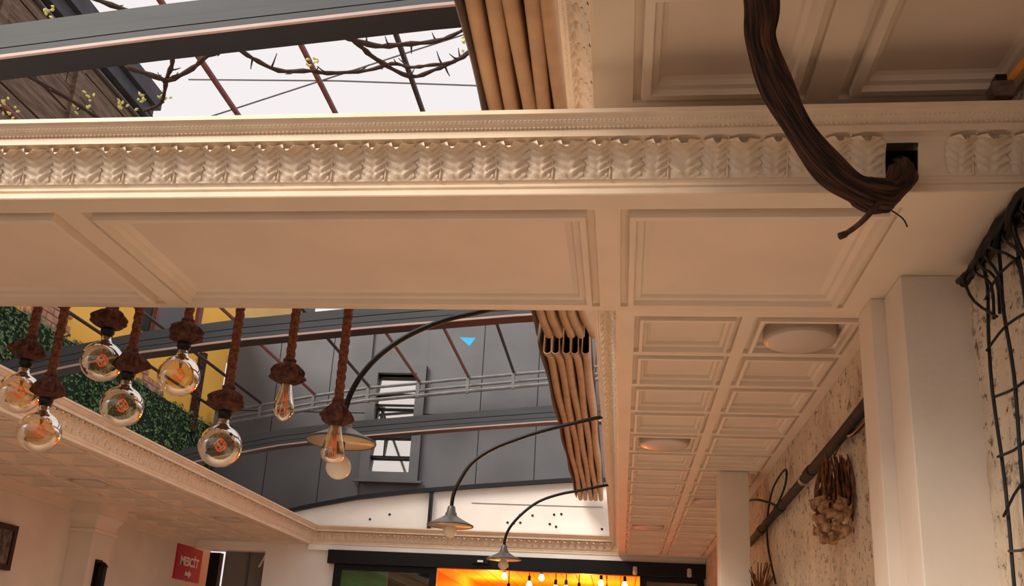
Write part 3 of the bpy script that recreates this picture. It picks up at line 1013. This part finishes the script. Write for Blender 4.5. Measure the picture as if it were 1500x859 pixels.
# ------------------------------------------------------------------ vine trunk through the cornice
vt = thing('grape_vine', (0.62, 2.26, 2.82), 'thick dark twisted vine trunk growing out of a square cornice hole', 'vine')
path = smooth_path([(0.20, 1.50, 3.30), (0.27, 1.75, 3.27), (0.325, 1.98, 3.24), (0.332, 2.06, 3.19), (0.378, 2.12, 3.09), (0.452, 2.18, 2.985), (0.540, 2.24, 2.905), (0.618, 2.28, 2.872),
                    (0.692, 2.33, 2.885), (0.755, 2.40, 2.965), (0.790, 2.48, 3.05), (0.80, 2.57, 3.10), (0.80, 2.66, 3.115)], 10)
L_ = len(path)
rad = []
for i in range(L_):
    t = i / (L_ - 1)
    r_ = 0.039 + 0.003 * math.sin(i * 0.35)
    if 0.58 < t < 0.66:
        r_ *= 1.12
    if t > 0.68:
        r_ *= 0.90
    rad.append(r_)


def bark(th, d):
    return 1 + 0.08 * math.sin(4 * th + d * 6) + 0.07 * math.sin(9 * th + d * 5 + 1) + 0.055 * math.sin(16 * th + d * 8) + 0.03 * math.sin(27 * th - d * 7) + 0.10 * noise.noise(Vector((math.cos(th) * 1.5, math.sin(th) * 1.5, d * 6)))


tro = MB().tube(path, rad, 72, True, bark).build('trunk', VBARK, vt, True)
fl_at = tro.data.attributes.new('flow', 'FLOAT_VECTOR', 'POINT')
dd = 0.0
for i in range(L_):
    dd += (path[i] - path[i - 1]).length if i else 0
    for k in range(72):
        th = 2 * PI * k / 72 + dd * 1.2
        fl_at.data[i * 72 + k].vector = (math.cos(th), math.sin(th), dd * 1.1)
MB().tube(smooth_path([(0.66, 2.27, 2.83), (0.642, 2.27, 2.81), (0.61, 2.275, 2.775), (0.575, 2.28, 2.748), (0.555, 2.28, 2.738)], 4),
          [0.008] * 8 + [0.0075] * 5 + [0.010] * 4, 8).build('twig', BARK, vt, True)
MB().tube(smooth_path([(0.70, 2.31, 2.83), (0.725, 2.30, 2.80), (0.735, 2.30, 2.775)], 4), 0.0022, 5).build('tendril', TWIG, vt)

# ------------------------------------------------------------------ right wall: pipe, cables, garlic
pp = thing('wall_pipe', (0.955, 5.4, 2.6), 'black pipe running along the speckled right wall under the coffers', 'pipe')
ppath = [(0.955, 3.50, 2.69), (0.955, 4.07, 2.67), (0.955, 4.6, 2.66), (0.955, 5.26, 2.645), (0.955, 6.12, 2.63), (0.955, 7.2, 2.61)]
MB().tube(smooth_path(ppath, 5), 0.026, 12).build('tube', PIPE, pp, True)
for y, z in ((4.75, 2.657), (5.7, 2.637), (6.5, 2.622)):
    MB().tube([(0.955, y, z), (0.955, y + 0.12, z - 0.002)], 0.031, 12).build('coupling', PIPE, pp)
MB().tube([(0.955, 4.95, 2.652), (0.955, 5.0, 2.651)], 0.028, 12).build('tape', TAPE, pp)
tag(MB().tube(smooth_path([(0.965, 3.5, 2.64), (0.962, 3.7, 2.63), (0.962, 3.9, 2.63), (0.968, 4.03, 2.655)], 6), 0.010, 8).build('cable', BLACK, None, True),
    'black cable sagging just under the wall pipe beside the pier', 'cable')
tag(MB().tube(smooth_path([(0.93, 6.92, 2.40), (0.91, 7.61, 2.66), (0.90, 7.9, 2.88), (0.91, 7.47, 2.94), (0.93, 6.76, 2.87), (0.94, 6.04, 2.72), (0.95, 5.78, 2.64)], 8), 0.0085, 8).build('cable', PIPE, None, True),
    'thick dark cable looping out from the wall beside the square post', 'cable')
tag(MB().tube(smooth_path([(0.95, 5.97, 2.20), (0.95, 6.24, 2.48), (0.95, 6.2, 2.67), (0.95, 5.94, 2.8), (0.96, 5.54, 2.83), (0.95, 5.54, 2.72), (0.94, 6.01, 2.61)], 8), 0.0065, 8).build('cable', PIPE, None, True),
    'thin dark cable rising over the wall pipe and looping back down', 'cable')

gb_ = thing('garlic_braid', (0.92, 4.15, 2.2), 'hanging bunch of dried garlic bulbs and stalks on the speckled wall', 'garlic')
gme = MB().lathe([(0.003, 0.040), (0.005, 0.026), (0.013, 0.017), (0.023, 0.004), (0.025, -0.006), (0.018, -0.017), (0.006, -0.021)], n=14, fn=lambda th, q: 1 + 0.06 * math.cos(6 * th)).data('garlic_bulb', GARLIC, True)
rg = random.Random(4)
for i in range(44):
    a = rg.uniform(PI * 0.45, PI * 1.75)
    lv = rg.random()
    r_ = 0.062 + 0.022 * rg.random()
    z = 2.215 + 0.17 * lv
    if lv < 0.2:
        r_ *= 0.7
    o = inst('garlic_bulb', gme, gb_, (0.92 + r_ * math.cos(a), 4.15 + r_ * math.sin(a), z))
    sc = rg.uniform(0.8, 1.15)
    o.scale = (sc, sc, sc)
    o.rotation_euler = (rg.uniform(-0.9, 0.9), rg.uniform(-0.9, 0.9), rg.uniform(0, 6))
st = 0
for i in range(80):
    a = rg.uniform(0, 2 * PI)
    rb, rt = rg.uniform(0.03, 0.085), rg.uniform(0.015, 0.075)
    zb, zt_ = rg.uniform(2.28, 2.42), rg.uniform(2.50, 2.60)
    a2 = a + rg.uniform(-0.6, 0.6)
    p0 = Vector((0.92 + rb * math.cos(a), 4.15 + rb * math.sin(a), zb))
    p2 = Vector((0.925 + rt * math.cos(a2), 4.15 + rt * math.sin(a2), zt_))
    p1 = (p0 + p2) / 2 + Vector((rg.uniform(-0.02, 0.02), rg.uniform(-0.02, 0.02), 0))
    MB().tube(smooth_path([p0, p1, p2], 4), [0.006] * 4 + [0.0045] * 4 + [0.003], 6).build('stalk', STALK, gb_, True)
MB().tube([(0.93, 4.15, 2.58), (0.97, 4.15, 2.66), (0.985, 4.15, 2.70)], 0.004, 6).build('string', STALK, gb_)

hb = thing('dried_herbs', (0.92, 6.35, 2.0), 'dried brown herb bunch hanging low beside the square post', 'herbs')
for i in range(40):
    a = rg.uniform(0, 2 * PI)
    p0 = Vector((0.91 + rg.gauss(0, 0.012), 6.35 + rg.gauss(0, 0.05), 2.05))
    p2 = p0 + Vector((0.07 * math.cos(a), 0.26 * math.sin(a), rg.uniform(0.15, 0.31)))
    p2.x = min(p2.x, 0.975)
    MB().tube(smooth_path([p0, (p0 + p2) / 2 + Vector((0, 0, 0.05)), p2], 3), [0.007, 0.007, 0.006, 0.005, 0.005, 0.004, 0.003], 5).build('sprig', STALK, hb)

# wire netting and root bundle on the front right wall
wm = thing('wire_netting', (1.13, 2.6, 0.5), 'black wire netting with a tangled root bundle along its top', 'netting')
rw = random.Random(11)
for k in range(7):
    y = 2.86 - 0.13 * k
    pts = [(1.135 + rw.uniform(-0.015, 0.01), y + rw.uniform(-0.015, 0.015), z) for z in (2.98, 2.85, 2.70, 2.5, 2.2, 1.8, 1.3, 0.8)]
    MB().tube(smooth_path(pts, 3), 0.0055, 6).build('wire', BLACK, wm)
for k in range(8):
    z = 2.78 - 0.16 * k
    pts = [(1.13 + rw.uniform(-0.015, 0.01), y, z + rw.uniform(-0.03, 0.03) + (2.86 - y) * 0.10) for y in (2.86, 2.7, 2.5, 2.3, 2.1)]
    MB().tube(smooth_path(pts, 3), 0.0045, 6).build('wire', BLACK, wm)
for k in range(10):
    ya = 2.98 - 0.06 * k
    pts = [(1.15, ya, 2.97), (1.10 + rw.uniform(-0.02, 0.02), ya - 0.06, 2.90), (1.12, ya - 0.10 + rw.uniform(-0.05, 0.05), 2.82), (1.135, ya - 0.12 + rw.uniform(-0.08, 0.08), 2.72)]
    MB().tube(smooth_path(pts, 3), 0.0048, 6).build('wire', BLACK, wm)
for k in range(5):
    pts = [(1.135 + 0.02 * math.sin(i * 1.3 + k * 2), 3.02 - 0.09 * i, 2.945 + 0.022 * math.sin(i * 1.9 + k * 1.7) + 0.003 * i) for i in range(10)]
    MB().tube(smooth_path(pts, 4), 0.014, 8, True, lambda th, d: 1 + 0.35 * noise.noise(Vector((math.cos(th), math.sin(th), d * 22)))).build('root', BLACK, wm, True)

# small bracket lamp under the higher ceiling
bl_ = thing('bracket_light', (1.07, 2.42, 3.24), 'small brown spotlight on a slanted arm in the dark ceiling corner', 'spotlight')
MB().box(1.035, 1.095, 2.40, 2.46, 3.245, 3.295).build('housing', WOODO, bl_, False, 0.006)
MB().box(1.05, 1.08, 2.41, 2.45, 3.295, 3.32).build('yoke', BLACK, bl_)
MB().tube([(1.085, 2.43, 3.30), (1.13, 2.30, 3.345), (1.17, 2.15, 3.365)], 0.012, 8).build('arm', WOODC, bl_)

# ------------------------------------------------------------------ left wall: pilaster, sconce, picture, sign
ca = MB()
ca.box(-5.5, -5.25, 8.72, 9.10, 0, 2.99)
lc = struct(ca.build('wall_pilaster', WALLP, None, False, 0.004))
cp = MB()
cprof = [(0.0, 2.70), (0.025, 2.705), (0.03, 2.735), (0.012, 2.745), (0.015, 2.80), (0.035, 2.83), (0.05, 2.855), (0.055, 2.875), (0.075, 2.88), (0.075, 2.993)]
for d, z in cprof:
    cp.v += [(-5.5, 8.72 - d, z), (-5.25 + d, 8.72 - d, z), (-5.25 + d, 9.10 + d, z), (-5.5, 9.10 + d, z)]
for i in range(len(cprof) - 1):
    for k in range(3):
        a = i * 4 + k
        cp.f.append((a, a + 1, a + 5, a + 4))
MB().box(-5.5, -4.95, 8.29, 9.22, 2.992, 2.9995).build('soffit_plate', PAINT, lc)
cp.build('capital', PAINT, lc)
sc_ = thing('wall_sconce', (-5.2, 8.9, 2.0), 'black lantern sconce on the side of the left pilaster', 'wall lamp')
MB().box(-5.25, -5.235, 8.84, 8.96, 2.05, 2.45).build('wall_plate', BLACK, sc_)
MB().box(-5.22, -5.16, 8.87, 8.93, 2.05, 2.38).build('lantern', BLACK, sc_)
MB().lathe([(0.06, 0), (0.035, 0.03), (0.008, 0.05)], (-5.19, 8.9, 2.38), 4).build('lantern_cap', BLACK, sc_)
MB().box(-5.25, -5.19, 8.895, 8.905, 2.41, 2.42).build('arm', BLACK, sc_)

pf = thing('framed_picture', (-5.48, 7.5, 2.2), 'dark red framed picture hanging on the left wall', 'picture')
y0, y1, z0, z1 = 7.15, 7.86, 2.22, 2.62
MB().box(-5.5, -5.46, y0, y1, z1 - 0.05, z1).box(-5.5, -5.46, y0, y1, z0, z0 + 0.05).box(-5.5, -5.46, y0, y0 + 0.05, z0 + 0.05, z1 - 0.05).box(-5.5, -5.46, y1 - 0.05, y1, z0 + 0.05, z1 - 0.05).build('frame', FRAMEB, pf)
MB().box(-5.5, -5.475, y0 + 0.05, y1 - 0.05, z0 + 0.05, z1 - 0.05).build('print', PRINT, pf)

sg = thing('wall_sign', (-5.48, 11.4, 2.46), 'red sign with white lettering and an arrow on the left wall', 'sign')
MB().box(-5.5, -5.475, 11.02, 11.72, 2.47, 2.90).build('board', SIGNR, sg)


def text_obj(body, size, loc, rot, material, parent, name):
    cu = bpy.data.curves.new(name, 'FONT')
    cu.body = body
    cu.size = size
    cu.align_x = 'CENTER'
    cu.align_y = 'CENTER'
    cu.extrude = 0.002
    cu.offset = 0.004
    tmp = bpy.data.objects.new(name, cu)
    COL.objects.link(tmp)
    dg = bpy.context.evaluated_depsgraph_get()
    me = bpy.data.meshes.new_from_object(tmp.evaluated_get(dg))
    bpy.data.objects.remove(tmp, do_unlink=True)
    me.materials.clear()
    me.materials.append(material)
    o = bpy.data.objects.new(name, me)
    COL.objects.link(o)
    o.parent = parent
    o.location = Vector(loc) - WL[parent]
    o.rotation_euler = rot
    return o


text_obj('MESC\u0130T', 0.15, (-5.472, 11.37, 2.70), (PI / 2, 0, PI / 2), SIGNW, sg, 'lettering')
ar = MB()
ap = [(-0.08, -0.022), (0.02, -0.022), (0.02, -0.05), (0.09, 0.0), (0.02, 0.05), (0.02, 0.022), (-0.08, 0.022)]
ar.v = [(-5.474, 11.37 + a, 2.555 + c) for a, c in ap] + [(-5.470, 11.37 + a, 2.555 + c) for a, c in ap]
ar.f = [tuple(range(7, 14)), tuple(range(6, -1, -1))] + [(i, (i + 1) % 7, 7 + (i + 1) % 7, 7 + i) for i in range(7)]
ar.build('arrow', SIGNW, sg)

# ------------------------------------------------------------------ far left service door and the sliding door
d2 = struct(MB().box(-5.12, -4.56, 11.62, 11.66, 0, 2.9).build('door_2', DOORG))
MB().box(-4.80, -4.78, 11.60, 11.62, 0, 2.9).build('seam', GREYF, d2)
MB().box(-5.30, -5.16, 11.55, 11.66, 0, 2.86).build('jamb', BLACK, d2)
MB().tube([(-4.63, 11.58, 2.70), (-4.55, 11.56, 2.86)], 0.012, 6).build('stay_rod', SIGNW, d2)

dr = struct(MB().box(-3.66, 1.0, 11.33, 11.45, 2.765, 2.935).build('door_1', BLACK, None, False, 0.006))
MB().box(-3.58, -3.50, 11.40, 11.48, 0, 2.765).build('jamb', BLACK, dr)
MB().box(-2.36, -2.27, 11.40, 11.48, 0, 2.765).build('stile', BLACK, dr)
MB().box(0.22, 0.30, 11.40, 11.48, 0, 2.765).build('stile', BLACK, dr)
MB().box(0.90, 0.98, 11.40, 11.48, 0, 2.765).build('jamb', BLACK, dr)
MB().box(-3.50, -2.36, 11.40, 11.48, 2.70, 2.765).build('top_rail', BLACK, dr)
MB().box(0.30, 0.90, 11.40, 11.48, 2.71, 2.765).build('top_rail', BLACK, dr)
MB().box(-3.50, -2.36, 11.435, 11.445, 0.0, 2.70).build('pane', DOORGL, dr)
MB().box(0.30, 0.90, 11.435, 11.445, 0.0, 2.71).build('pane', DOORGL, dr)
sen = tag(MB().box(-1.82, -1.62, 11.27, 11.33, 2.83, 2.875).build('door_sensor', BLACK), 'small black motion sensor on the sliding door header', 'sensor')
MB().box(-1.75, -1.68, 11.264, 11.27, 2.845, 2.868).build('lens', SIGNW, sen)
for x, lb in ((0.16, 'small white knob fixture at the joint of the door header'), (0.80, 'small pale cylinder spotlight under the right end of the header')):
    t_ = thing('header_spotlight', (x, 11.28, 2.78), lb, 'spotlight')
    MB().lathe([(0.012, 0.09), (0.026, 0.085), (0.028, 0.0), (0.02, -0.01)], (x, 11.29, 2.78), 14).build('can', DISC, t_)
    MB().box(x - 0.01, x + 0.01, 11.29, 11.33, 2.84, 2.86).build('bracket', BLACK, t_)

# room behind the sliding door
rm = struct(MB().box(-3.78, 3.0, 18.0, 18.2, 0, 3.4).box(-3.78, -3.62, 11.7, 18.0, 0, 3.16).box(3.0, 3.2, 11.7, 18.2, 0, 3.4).build('wall_back_room', WOODC))
cb = struct(MB().box(-5.75, 3.1, 11.7, 18.1, 3.16, 3.3).build('ceiling_back_room', WOODC))
for i in range(22):
    x = -3.6 + 0.24 * i
    MB().box(x, x + 0.228, 11.7, 18.0, 3.13, 3.16).build('plank', WOODC, cb)
MB().box(-3.3, -2.7, 11.72, 17.9, 2.96, 3.13).build('joist', WOODC, cb)
tag(MB().box(-3.57, -2.93, 11.56, 11.60, 0, 2.9).build('curtain', GREENC), 'green curtain behind the left door glass', 'curtain')
tag(MB().box(-2.92, -2.33, 11.56, 11.60, 0, 2.9).build('curtain', RAILD), 'black curtain beside the green one behind the door glass', 'curtain')
tag(MB().box(0.28, 0.98, 11.95, 11.99, 0, 3.1).build('screen_panel', OLIVE), 'dark olive screen behind the right door glass', 'screen')
BB = MB().lathe([(0.014, 0.045), (0.026, 0.02), (0.040, -0.01), (0.042, -0.03), (0.028, -0.056), (0.001, -0.066)], n=16).data('bulb', BULBON, True)
BS = MB().lathe([(0.012, 0.12), (0.024, 0.10), (0.026, 0.04), (0.018, 0.035)], n=12).data('socket', BLACK, True)
for x, y, z in ((-1.75, 14.0, 2.97), (-1.19, 14.0, 2.97), (-1.37, 14.0, 2.86), (-0.30, 14.0, 2.92), (0.05, 14.0, 2.91), (-1.63, 13.6, 2.70), (-0.96, 13.8, 2.80), (-0.83, 14.2, 2.84), (-0.62, 13.9, 2.78), (-0.22, 14.4, 2.80)):
    t_ = thing('bulb_pendant', (x, y, z), 'small glowing bulb pendant hanging inside the orange room', 'pendant lamp', 'bulb pendants inside the orange room')
    MB().tube([(x, y, z + 0.10), (x, y, 3.13)], 0.008, 6).build('cord', BLACK, t_)
    inst('socket', BS, t_, (x, y, z))
    inst('bulb', BB, t_, (x, y, z))
for x, y in ((-2.2, 16.2), (-0.6, 16.2), (1.0, 16.2)):
    ld = bpy.data.lights.new('room_lamp', 'POINT')
    ld.energy = 150
    ld.color = (1.0, 0.40, 0.05)
    ld.shadow_soft_size = 0.15
    lo = bpy.data.objects.new('room_lamp', ld)
    lo.location = (x, y, 2.5)
    COL.objects.link(lo)
